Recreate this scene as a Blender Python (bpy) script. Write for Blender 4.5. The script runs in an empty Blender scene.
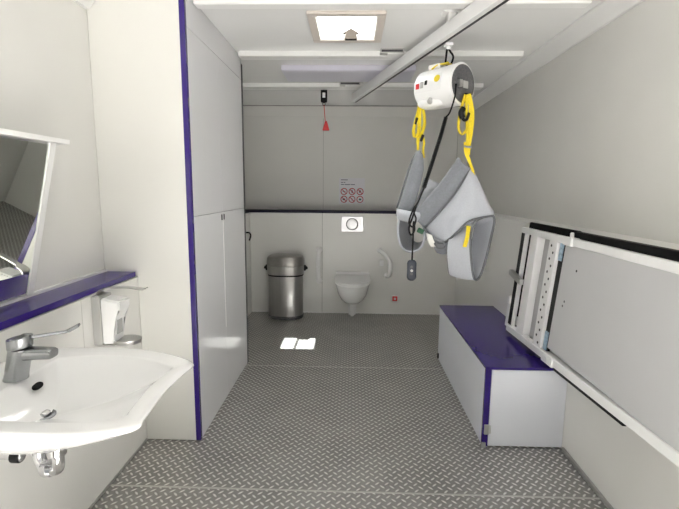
import bpy, bmesh, math, random
from mathutils import Vector, Matrix
from math import sin, cos, pi, atan, radians
random.seed(4)
S = bpy.context.scene
COL = S.collection

# ------------------------------------------------------------------ camera
FPX = 445.0
CAMP = Vector((0, 0, 1.35))
pitch = atan((254.5 - 189) / FPX)
yaw = atan((352 - 339.5) * cos(pitch) / FPX)
cd = bpy.data.cameras.new('camera')
cam = bpy.data.objects.new('camera', cd); COL.objects.link(cam)
cam.location = CAMP
cd.sensor_width = 36; cd.lens = FPX / 679 * 36; cd.clip_start = .02
S.camera = cam
_f = Vector((-sin(yaw) * cos(pitch), cos(yaw) * cos(pitch), -sin(pitch)))
_r0 = Vector((cos(yaw), sin(yaw), 0)); _u0 = _r0.cross(_f)
roll = radians(.5)
_r = _r0 * cos(roll) + _u0 * sin(roll); _u = _u0 * cos(roll) - _r0 * sin(roll)
cam.rotation_euler = Matrix((_r, _u, -_f)).transposed().to_euler()


def P(px, py, y):
    """measured point of the photograph at a known distance y into the room"""
    d = _f + _r * ((px - 339.5) / FPX) - _u * ((py - 254.5) / FPX)
    return CAMP + d * (y / d.y)


# ------------------------------------------------------------------ materials
def mat(name, col, rough=.5, metal=0.0, spec=.5, trans=0.0, coat=0.0, sheen=0.0):
    m = bpy.data.materials.new(name); m.use_nodes = True
    b = m.node_tree.nodes['Principled BSDF']
    b.inputs['Base Color'].default_value = (*col, 1)
    b.inputs['Roughness'].default_value = rough
    b.inputs['Metallic'].default_value = metal
    b.inputs['Specular IOR Level'].default_value = spec
    b.inputs['Coat Weight'].default_value = coat
    b.inputs['Sheen Weight'].default_value = sheen
    return m


def noisy(m, scale, amount, bump=0.0, detail=3.0, stretch=None, dist=.002):
    """small procedural variation of colour and an optional bump"""
    nt = m.node_tree; b = nt.nodes['Principled BSDF']
    tc = nt.nodes.new('ShaderNodeTexCoord'); mp = nt.nodes.new('ShaderNodeMapping')
    if stretch: mp.inputs['Scale'].default_value = stretch
    nz = nt.nodes.new('ShaderNodeTexNoise'); nz.inputs['Scale'].default_value = scale; nz.inputs['Detail'].default_value = detail
    nt.links.new(tc.outputs['Object'], mp.inputs['Vector']); nt.links.new(mp.outputs['Vector'], nz.inputs['Vector'])
    c = b.inputs['Base Color'].default_value[:3]
    rp = nt.nodes.new('ShaderNodeValToRGB')
    rp.color_ramp.elements[0].position = .3; rp.color_ramp.elements[1].position = .7
    rp.color_ramp.elements[0].color = (*[x * (1 - amount) for x in c], 1)
    rp.color_ramp.elements[1].color = (*[min(1, x * (1 + amount)) for x in c], 1)
    nt.links.new(nz.outputs['Fac'], rp.inputs['Fac']); nt.links.new(rp.outputs['Color'], b.inputs['Base Color'])
    if bump:
        bp = nt.nodes.new('ShaderNodeBump'); bp.inputs['Strength'].default_value = bump; bp.inputs['Distance'].default_value = dist
        nt.links.new(nz.outputs['Fac'], bp.inputs['Height']); nt.links.new(bp.outputs['Normal'], b.inputs['Normal'])
    return m


M = {}
M['wall'] = noisy(mat('wall_panel', (.71, .705, .68), .22), 3, .015)
M['lower_wall'] = noisy(mat('lower_wall_panel', (.73, .725, .70), .28), 3, .015)
M['ceiling'] = noisy(mat('ceiling_panel', (.90, .90, .895), .25), 3, .01)
M['trim'] = noisy(mat('white_trim', (.80, .80, .79), .35), 5, .015)
M['cabinet'] = noisy(mat('cabinet_laminate', (.72, .72, .74), .16), 3, .012)
M['cream'] = noisy(mat('cream_laminate', (.74, .735, .70), .3), 3, .012)
M['seam'] = noisy(mat('panel_seam', (.22, .21, .20), .5), 20, .05)
M['pale_seam'] = noisy(mat('pale_panel_seam', (.48, .47, .44), .5), 20, .05)
M['joint'] = noisy(mat('floor_joint_strip', (.62, .61, .58), .35, .8), 30, .1)
M['dark'] = noisy(mat('dark_gap', (.03, .03, .035), .5), 20, .1)
M['purple'] = noisy(mat('purple_laminate', (.030, .012, .165), .2), 6, .06)
M['cap'] = noisy(mat('dark_purple_cap', (.008, .006, .03), .6, spec=.2), 6, .06)
M['box'] = noisy(mat('white_box_panel', (.74, .76, .82), .28), 3, .012)
M['ceramic'] = noisy(mat('white_ceramic', (.80, .80, .80), .08, coat=.5), 4, .006)
M['plastic'] = noisy(mat('white_plastic', (.86, .86, .86), .35), 8, .01)
M['cream_plastic'] = noisy(mat('cream_plastic', (.74, .73, .70), .35), 8, .01)
M['grey_plastic'] = noisy(mat('grey_plastic', (.42, .42, .41), .4), 8, .03)
M['darkgrey'] = noisy(mat('dark_grey_plastic', (.10, .10, .105), .45), 90, .25)
M['black'] = noisy(mat('black_plastic', (.006, .006, .007), .45, spec=.2), 20, .1)
M['vinyl'] = noisy(mat('black_vinyl', (.005, .005, .0055), .6, spec=.12), 60, .1, .1)
M['chrome'] = noisy(mat('chrome', (.72, .72, .73), .12, 1.0), 10, .03)
M['tap'] = noisy(mat('satin_chrome', (.36, .37, .38), .26, 1.0), 10, .03)
M['satin'] = noisy(mat('satin_metal', (.55, .55, .54), .3, 1.0), 10, .04)
M['steel'] = noisy(mat('brushed_steel', (.42, .41, .40), .3, 1.0), 40, .08, 0, 3, (1, 1, .02))
M['lid'] = noisy(mat('bin_lid_steel', (.33, .32, .30), .32, 1.0), 40, .06)
M['frame'] = noisy(mat('white_powder_coat', (.80, .80, .80), .3), 15, .012)
M['board'] = noisy(mat('grey_white_board', (.52, .52, .53), .4), 6, .012)
M['yellow'] = noisy(mat('yellow_webbing', (.78, .60, .008), .65, sheen=.2), 160, .12, .3)
M['sling'] = noisy(mat('light_grey_sling_fabric', (.455, .475, .52), .75, sheen=.3), 140, .05, .25)
M['pad'] = noisy(mat('grey_padded_fabric', (.20, .21, .235), .85, sheen=.4), 90, .09, .35)
M['binding'] = noisy(mat('dark_grey_binding', (.12, .125, .135), .8), 120, .1, .2)
M['red'] = noisy(mat('red_plastic', (.62, .02, .025), .4), 10, .05)
M['redink'] = noisy(mat('red_sign_ink', (.45, .03, .06), .6), 10, .05)
M['ink'] = noisy(mat('dark_sign_ink', (.10, .10, .14), .6), 10, .05)
M['plate'] = noisy(mat('satin_chrome_plate', (.62, .62, .63), .33, 1.0), 10, .02)
M['sheet'] = noisy(mat('sign_sheet', (.68, .67, .71), .3), 10, .01)
M['green'] = noisy(mat('green_clip', (.008, .09, .035), .5), 10, .05)
M['pendant'] = noisy(mat('blue_grey_plastic', (.035, .042, .06), .45), 20, .08)
M['lavender'] = noisy(mat('lavender_grey_diffuser', (.62, .61, .70), .3), 6, .02)
M['beige'] = noisy(mat('beige_flange', (.66, .60, .55), .4), 8, .02)
M['handle'] = noisy(mat('beige_handle_shaded', (.024, .019, .015), .8, spec=.1), 8, .02)  # beige darkened almost to black: shade is put into the colour
M['ground'] = noisy(mat('outside_ground', (.22, .215, .205), .9), 3, .05)
M['shaded_recess'] = noisy(mat('shaded_grey_sheet', (.42, .42, .43), .4), 6, .012)  # darker copy of the board grey, recess shading put into the colour
M['bluetape'] = noisy(mat('pale_blue_film', (.35, .48, .60), .3), 60, .35)


def mirror_mat():
    m = mat('mirror_glass', (.78, .80, .76), .02, 1.0); return m


M['mirror'] = mirror_mat()


def pane_mat():
    m = bpy.data.materials.new('clear_hatch_pane'); m.use_nodes = True
    nt = m.node_tree; nt.nodes.clear()
    o = nt.nodes.new('ShaderNodeOutputMaterial'); mx = nt.nodes.new('ShaderNodeMixShader')
    t = nt.nodes.new('ShaderNodeBsdfTransparent'); g = nt.nodes.new('ShaderNodeBsdfGlossy'); fr = nt.nodes.new('ShaderNodeFresnel')
    t.inputs['Color'].default_value = (.93, .95, .95, 1); g.inputs['Roughness'].default_value = .05
    nt.links.new(fr.outputs[0], mx.inputs[0]); nt.links.new(t.outputs[0], mx.inputs[1]); nt.links.new(g.outputs[0], mx.inputs[2])
    nt.links.new(mx.outputs[0], o.inputs['Surface'])
    return m


M['pane'] = pane_mat()


def floor_mat():
    m = bpy.data.materials.new('aluminium_tread_plate'); m.use_nodes = True
    nt = m.node_tree; b = nt.nodes['Principled BSDF']; N = nt.nodes; L = nt.links

    def vm(op, a, bb=None):
        n = N.new('ShaderNodeVectorMath'); n.operation = op
        L.new(a, n.inputs[0])
        if bb is not None: n.inputs[1].default_value = bb
        return n.outputs['Value' if op == 'LENGTH' else 'Vector']
    tc = N.new('ShaderNodeTexCoord').outputs['Object']
    pit = .044
    hs = []
    for off, ang in (((0, 0, 0), 45), ((.5, .5, 0), -45)):
        v = vm('MULTIPLY', tc, (1 / pit, 1 / pit, 0)); v = vm('ADD', v, (off[0] + 100, off[1] + 100, 0))
        v = vm('FRACTION', v); v = vm('SUBTRACT', v, (.5, .5, 0))
        rt = N.new('ShaderNodeVectorRotate'); rt.rotation_type = 'Z_AXIS'; rt.inputs['Angle'].default_value = radians(ang)
        L.new(v, rt.inputs['Vector'])
        v = vm('MULTIPLY', rt.outputs[0], (1 / .42, 1 / .15, 0))
        ln = vm('LENGTH', v)
        mr = N.new('ShaderNodeMapRange'); mr.interpolation_type = 'SMOOTHSTEP'
        mr.inputs['From Min'].default_value = 1.0; mr.inputs['From Max'].default_value = .35
        L.new(ln, mr.inputs['Value']); hs.append(mr.outputs[0])
    mx = N.new('ShaderNodeMath'); mx.operation = 'MAXIMUM'; L.new(hs[0], mx.inputs[0]); L.new(hs[1], mx.inputs[1])
    H = mx.outputs[0]
    bp = N.new('ShaderNodeBump'); bp.inputs['Strength'].default_value = .9; bp.inputs['Distance'].default_value = .0028
    L.new(H, bp.inputs['Height']); L.new(bp.outputs['Normal'], b.inputs['Normal'])
    nz = N.new('ShaderNodeTexNoise'); nz.inputs['Scale'].default_value = 4; nz.inputs['Detail'].default_value = 5; L.new(tc, nz.inputs['Vector'])
    rp = N.new('ShaderNodeValToRGB')
    rp.color_ramp.elements[0].position = .3; rp.color_ramp.elements[0].color = (.31, .302, .288, 1)
    rp.color_ramp.elements[1].position = .7; rp.color_ramp.elements[1].color = (.39, .38, .362, 1)
    L.new(nz.outputs['Fac'], rp.inputs['Fac'])
    mc = N.new('ShaderNodeMix'); mc.data_type = 'RGBA'
    L.new(H, mc.inputs['Factor']); L.new(rp.outputs['Color'], mc.inputs['A']); mc.inputs['B'].default_value = (.88, .865, .835, 1)
    L.new(mc.outputs['Result'], b.inputs['Base Color'])
    mr = N.new('ShaderNodeMapRange'); mr.inputs['To Min'].default_value = .48; mr.inputs['To Max'].default_value = .28
    L.new(H, mr.inputs['Value']); L.new(mr.outputs[0], b.inputs['Roughness'])
    b.inputs['Metallic'].default_value = .8
    return m


M['floor'] = floor_mat()

# ------------------------------------------------------------------ mesh helpers
def B(): return bmesh.new()


def box(bm, lo, hi, bev=0.0, seg=2, mi=0, rot=None, piv=None):
    n0 = set(bm.faces)
    r = bmesh.ops.create_cube(bm, size=1)
    c = [(lo[i] + hi[i]) / 2 for i in range(3)]; s = [abs(hi[i] - lo[i]) for i in range(3)]
    for v in r['verts']: v.co = Vector((c[0] + v.co.x * s[0], c[1] + v.co.y * s[1], c[2] + v.co.z * s[2]))
    vs = set(r['verts'])
    if bev:
        es = list({e for v in vs for e in v.link_edges})
        bmesh.ops.bevel(bm, geom=es, offset=min(bev, min(s) * .45), segments=seg, affect='EDGES', profile=.5)
    fs = [f for f in bm.faces if f not in n0]
    for f in fs: f.material_index = mi
    if rot is not None:
        pv = Vector(piv if piv is not None else c)
        for v in {v for f in fs for v in f.verts}: v.co = rot @ (v.co - pv) + pv
    return fs


def prism(bm, poly, a0, a1, axis='y', mi=0):
    """extrude a polygon given in the two other axes along axis"""
    def pt(p, a):
        return {'x': (a, p[0], p[1]), 'y': (p[0], a, p[1]), 'z': (p[0], p[1], a)}[axis]
    A = [bm.verts.new(pt(p, a0)) for p in poly]; C = [bm.verts.new(pt(p, a1)) for p in poly]
    n = len(poly)
    fs = [bm.faces.new((A[i], A[(i + 1) % n], C[(i + 1) % n], C[i])) for i in range(n)]
    fs += [bm.faces.new(A), bm.faces.new(list(reversed(C)))]
    for f in fs: f.material_index = mi
    return fs


def loft(bm, rings, cap0=True, cap1=True, closed=True, mi=0):
    R = [[bm.verts.new(p) for p in r] for r in rings]
    n = len(R[0]); fs = []
    for a, c in zip(R[:-1], R[1:]):
        for i in range(n if closed else n - 1):
            fs.append(bm.faces.new((a[i], a[(i + 1) % n], c[(i + 1) % n], c[i])))
    if cap0: fs.append(bm.faces.new(list(reversed(R[0]))))
    if cap1: fs.append(bm.faces.new(R[-1]))
    for f in fs: f.material_index = mi
    return fs


def catmull(pts, k=6, closed=False):
    pts = [Vector(p) for p in pts]; n = len(pts); out = []
    rng = range(n) if closed else range(n - 1)
    for i in rng:
        g = (lambda j: pts[j % n]) if closed else (lambda j: pts[max(0, min(n - 1, j))])
        p0, p1, p2, p3 = g(i - 1), g(i), g(i + 1), g(i + 2)
        for s in range(k):
            t = s / k
            out.append(.5 * ((2 * p1) + (p2 - p0) * t + (2 * p0 - 5 * p1 + 4 * p2 - p3) * t * t + (3 * p1 - p0 - 3 * p2 + p3) * t ** 3))
    if not closed: out.append(pts[-1])
    return out


def tube(bm, pts, r, n=12, closed=False, mi=0, scale=None):
    pts = [Vector(p) for p in pts]; m = len(pts); rings = []
    up = None
    for i, p in enumerate(pts):
        if closed: t = pts[(i + 1) % m] - pts[i - 1]
        else: t = pts[min(m - 1, i + 1)] - pts[max(0, i - 1)]
        t.normalize()
        if up is None:
            up = Vector((0, 0, 1)) if abs(t.z) < .9 else Vector((1, 0, 0))
        a = (up - t * up.dot(t)).normalized(); up = a; b = t.cross(a)
        rr = r[i] if isinstance(r, (list, tuple)) else r
        rings.append([p + a * (cos(2 * pi * k / n) * rr) + b * (sin(2 * pi * k / n) * rr) for k in range(n)])
    if closed:
        rings.append(rings[0])
        loft(bm, rings, False, False, mi=mi)
        bmesh.ops.remove_doubles(bm, verts=bm.verts, dist=1e-6)
    else:
        loft(bm, rings, mi=mi)


def bar(bm, a, b, w, h, up=(0, 0, 1), bev=.003, mi=0):
    """rectangular bar from a to b: w across, h along up"""
    a, b = Vector(a), Vector(b); t = (b - a); L = t.length; t.normalize()
    up = Vector(up); up = (up - t * up.dot(t)).normalized(); s = t.cross(up)
    n0 = set(bm.faces)
    box(bm, (-w / 2, 0, -h / 2), (w / 2, L, h / 2), bev, 2, mi)
    for v in {v for f in bm.faces if f not in n0 for v in f.verts}:
        v.co = a + s * v.co.x + t * v.co.y + up * v.co.z


def lathe(bm, prof, c=(0, 0, 0), axis=(0, 0, 1), n=32, mi=0):
    c = Vector(c); q = Vector((0, 0, 1)).rotation_difference(Vector(axis).normalized())
    rings = [[c + q @ Vector((r * cos(2 * pi * k / n), r * sin(2 * pi * k / n), z)) for k in range(n)] for r, z in prof]
    loft(bm, rings, mi=mi)


def ribbon(bm, pts, w, th, side=None, mi=0, k=5):
    """flat webbing strap along pts, width across side"""
    pts = catmull(pts, k)
    rings = []
    for i, p in enumerate(pts):
        t = (pts[min(len(pts) - 1, i + 1)] - pts[max(0, i - 1)]).normalized()
        sd = Vector(side) if side is not None else Vector((.9, -.3, 0))
        s = (sd - t * sd.dot(t)).normalized(); nn = t.cross(s)
        ww = w[min(i * len(w) // len(pts), len(w) - 1)] if isinstance(w, list) else w
        rings.append([p + s * (ww / 2) + nn * (th / 2), p - s * (ww / 2) + nn * (th / 2), p - s * (ww / 2) - nn * (th / 2), p + s * (ww / 2) - nn * (th / 2)])
    loft(bm, rings, mi=mi)


def sheet(bm, rows, ku=4, kv=4, closed=False):
    """smooth surface through a grid of control points"""
    R = [catmull(r, ku, closed) for r in rows]
    cols = [catmull([R[i][j] for i in range(len(R))], kv) for j in range(len(R[0]))]
    G = [[bm.verts.new(cols[j][i]) for j in range(len(cols))] for i in range(len(cols[0]))]
    n = len(cols)
    for a, c in zip(G[:-1], G[1:]):
        for j in range(n if closed else n - 1): bm.faces.new((a[j], a[(j + 1) % n], c[(j + 1) % n], c[j]))


def wloc(o):
    v = Vector((0, 0, 0))
    while o is not None:
        v = v + Vector(o.location); o = o.parent
    return v


def obj(name, bm, m, parent=None, angle=35, label=None, solid=None, subsurf=0, loc=None):
    """link one mesh object; vertices come in world coordinates"""
    bmesh.ops.recalc_face_normals(bm, faces=bm.faces)
    me = bpy.data.meshes.new(name)
    base = wloc(parent) if parent else Vector(loc if loc is not None else (0, 0, 0))
    for v in bm.verts: v.co -= base
    bm.to_mesh(me); bm.free()
    for k in (m if isinstance(m, (list, tuple)) else [m]): me.materials.append(M[k])
    me.shade_smooth(); me.set_sharp_from_angle(angle=radians(angle))
    o = bpy.data.objects.new(name, me); COL.objects.link(o)
    if parent: o.parent = parent
    elif loc is not None: o.location = loc
    if label: o['label'] = label
    if solid:
        md = o.modifiers.new('solid', 'SOLIDIFY'); md.thickness = solid; md.offset = 0
    if not solid and not subsurf:
        md = o.modifiers.new('normals', 'WEIGHTED_NORMAL'); md.keep_sharp = True; md.weight = 100
    if subsurf:
        md = o.modifiers.new('smooth', 'SUBSURF'); md.levels = subsurf; md.render_levels = subsurf
    return o


def tag(o, label, cat, group=None):
    o['label'] = label; o['category'] = cat
    if group: o['group'] = group
    return o


def thing(name, label, cat, loc, group=None):
    o = bpy.data.objects.new(name, None); COL.objects.link(o); o.location = loc
    o.empty_display_size = .05
    return tag(o, label, cat, group)


def struct(name, bm, m, angle=35, parent=None):
    o = obj(name, bm, m, parent, angle)
    if not parent: o['kind'] = 'structure'
    return o


# ------------------------------------------------------------------ room measures
XL, XLU = -1.095, -1.265          # left wall: lower panel, upper panel
XR, XRU = 1.125, 1.285            # right wall
YB, YBU = 4.75, 5.15              # back wall
YF = -.35                         # front wall (door side, behind the camera)
ZC = 2.27                         # ceiling
ZS = .924                         # purple shelf

# floor with plate joints
bm = B(); box(bm, (-1.35, YF - .1, -.06), (1.37, 5.25, 0))
box(bm, (XL, 1.824, 0), (XR, 1.834, .002), .0008, mi=1); box(bm, (XL, 3.24, 0), (.71, 3.252, .002), .0008, mi=1)
struct('floor', bm, ['floor', 'joint'])
bm = B(); box(bm, (-9, -14, -.62), (9, YF - .1, -.60)); struct('ground', bm, 'ground')

# walls
bm = B()
box(bm, (-1.36, YF - .1, 0), (XLU, 5.25, ZC + .05)); struct('wall_left', bm, 'wall')
bm = B()
box(bm, (XLU, YF, 0), (XL, 2.22, ZS - .028), mi=1)
box(bm, (XLU, 2.22, 0), (XL, YB, 1.095), mi=1)
box(bm, (XL, 1.7245, .60), (XL + .0006, 1.727, ZS - .028), mi=2)
struct('wall_left_lower', bm, ['wall', 'lower_wall', 'pale_seam'])
bm = B()
box(bm, (XRU, YF - .1, 0), (1.38, 5.25, ZC + .05)); struct('wall_right', bm, 'wall')
bm = B()
box(bm, (XR, YF, 0), (XRU, YB, 1.148), .004, mi=1)
struct('wall_right_lower', bm, ['wall', 'lower_wall'])
bm = B()
box(bm, (XLU, YBU, 0), (XRU, 5.25, ZC + .05), mi=0)
box(bm, (XL, YB, 0), (XR, YBU, 1.098), mi=1)
box(bm, (-.321, YB - .001, 0), (-.317, YB, 1.095), mi=2)
box(bm, (-.338, YBU - .001, 1.12), (-.335, YBU, 2.13), mi=2)
box(bm, (1.166, YBU - .001, 1.12), (1.17, YBU, 2.13), mi=2)
struct('wall_back', bm, ['wall', 'lower_wall', 'seam'])
bm = B()                          # front wall with the open doorway behind the camera
box(bm, (-1.265, YF - .1, 0), (-.55, YF, ZC)); box(bm, (1.1, YF - .1, 0), (XRU, YF, ZC)); box(bm, (-.55, YF - .1, 2.16), (1.1, YF, ZC))
struct('wall_front', bm, 'wall')

# ceiling with the hatch opening
HX0, HX1, HY0, HY1 = -.207, .118, 2.525, 2.90
bm = B()
zt = ZC + .05
box(bm, (-1.36, YF - .1, ZC), (1.38, HY0, zt)); box(bm, (-1.36, HY1, ZC), (1.38, 5.25, zt))
box(bm, (-1.36, HY0, ZC), (HX0, HY1, zt)); box(bm, (HX1, HY0, ZC), (1.38, HY1, zt))
struct('ceiling', bm, 'ceiling')

# coves and ceiling beams
def cove(name, poly, a0, a1, axis):
    bm = B(); prism(bm, poly, a0, a1, axis); struct(name, bm, 'seam' if name == 'trim_3' else 'trim')
cove('trim_1', [(XRU, 2.19), (XRU, ZC), (1.205, ZC), (1.205, ZC - .012), (1.268, 2.19)], YF, YBU, 'y')
cove('trim_2', [(XLU, 2.175), (-1.245, 2.175), (-1.185, ZC - .014), (-1.185, ZC), (XLU, ZC)], YF, 2.2, 'y')
cove('trim_3', [(YBU, ZC - .006), (YBU, ZC), (YBU - .006, ZC)], XLU, XRU, 'x')
bm = B(); box(bm, (XLU, YBU - .008, 2.150), (XRU, YBU, 2.258), .003); struct('trim_4', bm, 'wall')
for i, (y0, y1) in enumerate(((2.30, 2.37), (3.16, 3.26), (4.08, 4.20))):
    bm = B(); x0 = -.79 if i < 2 else -1.2
    box(bm, (x0, y0, ZC - .035), (1.13, y1, ZC + .005), .010, 3); struct('trim_%d' % (5 + i), bm, 'trim')

# caps on the wall panelling
bm = B(); box(bm, (XL - .005, YB - .006, 1.095), (XR, YBU, 1.109), .003); box(bm, (XLU, 3.30, 1.095), (XL + .006, YBU, 1.109), .003)
struct('trim_8', bm, 'cap')
# skirting
bm = B(); box(bm, (XR - .012, YF, 0), (XR, 2.195, .022), .003); struct('baseboard_right', bm, 'satin')
bm = B(); box(bm, (XL, YB - .008, 0), (XR, YB, .012), .002); struct('baseboard_back', bm, 'trim')
bm = B(); box(bm, (XL, YF, 0), (XL + .006, 2.2, .012), .002); struct('baseboard_left', bm, 'satin')

# ------------------------------------------------------------------ roof hatch
w = thing('window_1', 'square white roof hatch with a bright pane in the ceiling', 'window', ((HX0 + HX1) / 2, (HY0 + HY1) / 2, ZC))
w['kind'] = 'structure'
bm = B()
o_ = .048
for lo, hi in (((HX0 - o_, HY0 - o_), (HX1 + o_, HY0)), ((HX0 - o_, HY1), (HX1 + o_, HY1 + o_)), ((HX0 - o_, HY0), (HX0, HY1)), ((HX1, HY0), (HX1 + o_, HY1))):
    box(bm, (*lo, ZC - .016), (*hi, ZC + .002), .006)
obj('flange', bm, 'beige', w)
bm = B()
t_ = .02; zt2 = ZC + .22
e_ = .004
for lo, hi in (((HX0 - t_, HY0 - t_), (HX1 + t_, HY0 + e_)), ((HX0 - t_, HY1 - e_), (HX1 + t_, HY1 + t_)), ((HX0 - t_, HY0), (HX0 + e_, HY1)), ((HX1 - e_, HY0), (HX1 + t_, HY1))):
    box(bm, (*lo, ZC - .004), (*hi, zt2))
obj('shaft', bm, 'trim', w)
bm = B(); box(bm, (HX0 - .02, HY0 - .02, zt2), (HX1 + .02, HY1 + .02, zt2 + .006), .002); obj('pane', bm, 'pane', w)
bm = B()
hx = -.022; prism(bm, [(hx - .036, ZC - .018), (hx + .036, ZC - .018), (hx + .036, ZC + .016), (hx + .048, ZC + .016), (hx + .0, ZC + .044), (hx - .048, ZC + .016), (hx - .036, ZC + .016)], HY1 - .04, HY1 - .008, 'y')
obj('handle', bm, 'handle', w)
bm = B(); box(bm, ((HX0 + HX1) / 2 - .012, HY0, zt2 - .022), ((HX0 + HX1) / 2 + .012, HY1, zt2 - .0)); obj('glazing_bar', bm, 'trim', w)

# ------------------------------------------------------------------ tall cabinet
XF = -.80
c = thing('tall_cabinet', 'tall white built-in cabinet with purple corner strip beside the washbasin', 'cabinet', (-1.0, 2.75, 0))
bm = B()
prism(bm, [(XL + .002, .002), (XF - .02, .002), (XF - .02, ZC - .002), (XLU + .002, ZC - .002), (XLU + .002, 1.121), (XL + .002, 1.121)], 2.225, 3.285, 'y')
obj('body', bm, 'cabinet', c)
bm = B()
prism(bm, [(XL + .002, .002), (XF - .026, .002), (XF - .026, ZC - .002), (XLU + .002, ZC - .002), (XLU + .002, ZS + .001), (XL + .002, ZS + .001)], 2.208, 2.225, 'y')
obj('side_panel', bm, 'cream', c, label='cream side panel facing the washbasin')
bm = B(); box(bm, (XF - .026, 2.204, .002), (XF + .001, 2.232, ZC - .002), .004); obj('edge_strip', bm, 'purple', c, label='purple vertical corner strip')
g = .0008
def door(name, y0, y1, z0, z1):
    bm = B(); box(bm, (XF - .019, y0 + g, z0 + g), (XF, y1 - g, z1 - g), .0015); return obj(name, bm, 'cabinet', c)
bm = B(); box(bm, (XF - .019, 2.234, 2.112), (XF, 3.283, ZC - .002), .0015); obj('top_panel', bm, 'cabinet', c)
door('door', 2.233, 2.735, 1.205, 2.110); door('door', 2.735, 3.283, 1.205, 2.110)
d1 = door('door', 2.233, 2.735, .003, 1.205); d2 = door('door', 2.735, 3.283, .003, 1.205)
for d, y in ((d1, 2.712), (d2, 2.758)):
    bm = B(); box(bm, (XF - .001, y - .007, 1.155), (XF + .004, y + .007, 1.19), .003); obj('handle', bm, 'black', d, label='small black finger latch')
bm = B(); box(bm, (XF - .001, 2.7345, .47), (XF + .0025, 2.7385, 1.15)); obj('gap_strip', bm, 'trim', d2)
bm = B(); box(bm, (XF - .02, 3.285, .002), (XF + .001, 3.318, ZC - .05)); obj('back_gasket', bm, 'dark', c)

# ------------------------------------------------------------------ purple shelf, mirror
s = thing('wall_shelf', 'long narrow purple shelf on the wall under the tilted mirror', 'shelf', (-1.18, .9, ZS - .025))
bm = B(); box(bm, (XLU + .014, YF + .01, ZS - .026), (-1.103, 2.207, ZS), .004); obj('board', bm, 'purple', s)
bm = B(); box(bm, (XLU + .001, YF + .01, ZS - .026), (XLU + .014, 2.207, ZS + .012), .002); obj('back_edge', bm, 'trim', s, label='white back edge strip')

mr = thing('tilted_mirror', 'large tilted wall mirror in a white frame above the purple shelf', 'mirror', (-1.24, .9, ZS + .014))
ym = 1.655; yn = -.3
bot = Vector((-1.238, 0, ZS + .016)); top = Vector((-1.10, 0, 1.509))
def mirror_slab(bm, y0, y1, f0, f1, off, th, bev=.002):
    d = top - bot; n = Vector((d.z, 0, -d.x)).normalized()
    a = bot + d * f0 + n * off; b_ = bot + d * f1 + n * off
    pts = [(a.x, a.z), (b_.x, b_.z), ((b_ - n * th).x, (b_ - n * th).z), ((a - n * th).x, (a - n * th).z)]
    prism(bm, pts, y0, y1, 'y')
bm = B(); mirror_slab(bm, yn, ym - .028, .012, .985, 0, .006); obj('glass', bm, 'mirror', mr)
bm = B(); mirror_slab(bm, ym - .03, ym, 0, 1, .004, .02); obj('side_frame', bm, 'trim', mr)
bm = B(); prism(bm, [(-1.26, 1.509), (top.x + .022, 1.509), (top.x + .024, 1.525), (-1.26, 1.525)], yn, ym + .05, 'y'); obj('top_frame', bm, 'trim', mr)
bm = B(); mirror_slab(bm, yn, ym, 0, .985, -.008, .008); obj('back_board', bm, 'plastic', mr)

# ------------------------------------------------------------------ washbasin
ZB = .798; yc = 1.165
sk = thing('washbasin', 'white ceramic washbasin with curved-in front edge on the left wall', 'washbasin', (XL, yc, ZB - .12))
half = [(0, .25), (.07, .272), (.18, .290), (.28, .294), (.38, .283), (.47, .257), (.545, .218), (.584, .190), (.594, .176), (.592, .160), (.585, .10), (.579, 0)]
near = [(0, .225), (.07, .236), (.18, .246), (.28, .251), (.38, .253), (.47, .248), (.545, .232), (.586, .212), (.597, .196), (.595, .180), (.586, .10)]
outl = [(u, v) for u, v in half] + [(u, -v) for u, v in reversed(near)]
outl = [Vector((XL + .002 + u, yc + v, 0)) for u, v in outl]
# resample around the basin centre by angle
def resample(poly, n):
    poly = [Vector(p) for p in poly]; pl = poly + [poly[0]]
    L = [0]
    for a, b_ in zip(pl[:-1], pl[1:]): L.append(L[-1] + (b_ - a).length)
    out = []; j = 0
    for i in range(n):
        d = L[-1] * i / n
        while L[j + 1] < d: j += 1
        t = (d - L[j]) / (L[j + 1] - L[j]); out.append(pl[j].lerp(pl[j + 1], t))
    return out
sm = catmull(outl, 6)            # open at the wall, straight back edge closes it
NB = 96
oo = resample(sm, NB)
bx, by = XL + .335, yc
def inner(p, k):                  # the basin mouth follows the outline, wider deck at the back
    q = Vector((p.x - bx, p.y - by, 0))
    x = q.x * (.80 if q.x > 0 else .58); y = q.y * .78
    return Vector((bx + x * k, by + y * k, 0))
DX = XL + .215
rings = []
def R(f, z): rings.append([Vector((f(p).x, f(p).y, z(p) if callable(z) else z)) for p in oo])
def drop(p):                      # deeper apron towards the front corners
    return ZB - .035
def shr(p, k): return Vector((XL + .002 + (p.x - XL - .002) * k, by + (p.y - by) * k, 0))
R(lambda p: shr(p, .45), ZB - .135)
R(lambda p: shr(p, .62), ZB - .115)
R(lambda p: shr(p, .80), ZB - .070)
R(lambda p: shr(p, .92), ZB - .038)
R(lambda p: shr(p, .975), ZB - .021)
R(lambda p: shr(p, .995), ZB - .015)
R(lambda p: shr(p, 1.0), ZB - .010)
R(lambda p: shr(p, .999), ZB - .004)
R(lambda p: shr(p, .992), ZB - .000)
R(lambda p: shr(p, .975), ZB + .002)
R(lambda p: inner(p, 1.02), ZB - .001)
R(lambda p: inner(p, .98), ZB - .007)
R(lambda p: inner(p, .93), ZB - .022)
def bowl(k, z):
    R(lambda p: inner(p, k).lerp(Vector((DX, yc, 0)), .0 + (1 - k) * .95) if k < .93 else inner(p, k), z)
bowl(.85, ZB - .048); bowl(.70, ZB - .072); bowl(.50, ZB - .087); bowl(.28, ZB - .096)
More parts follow.
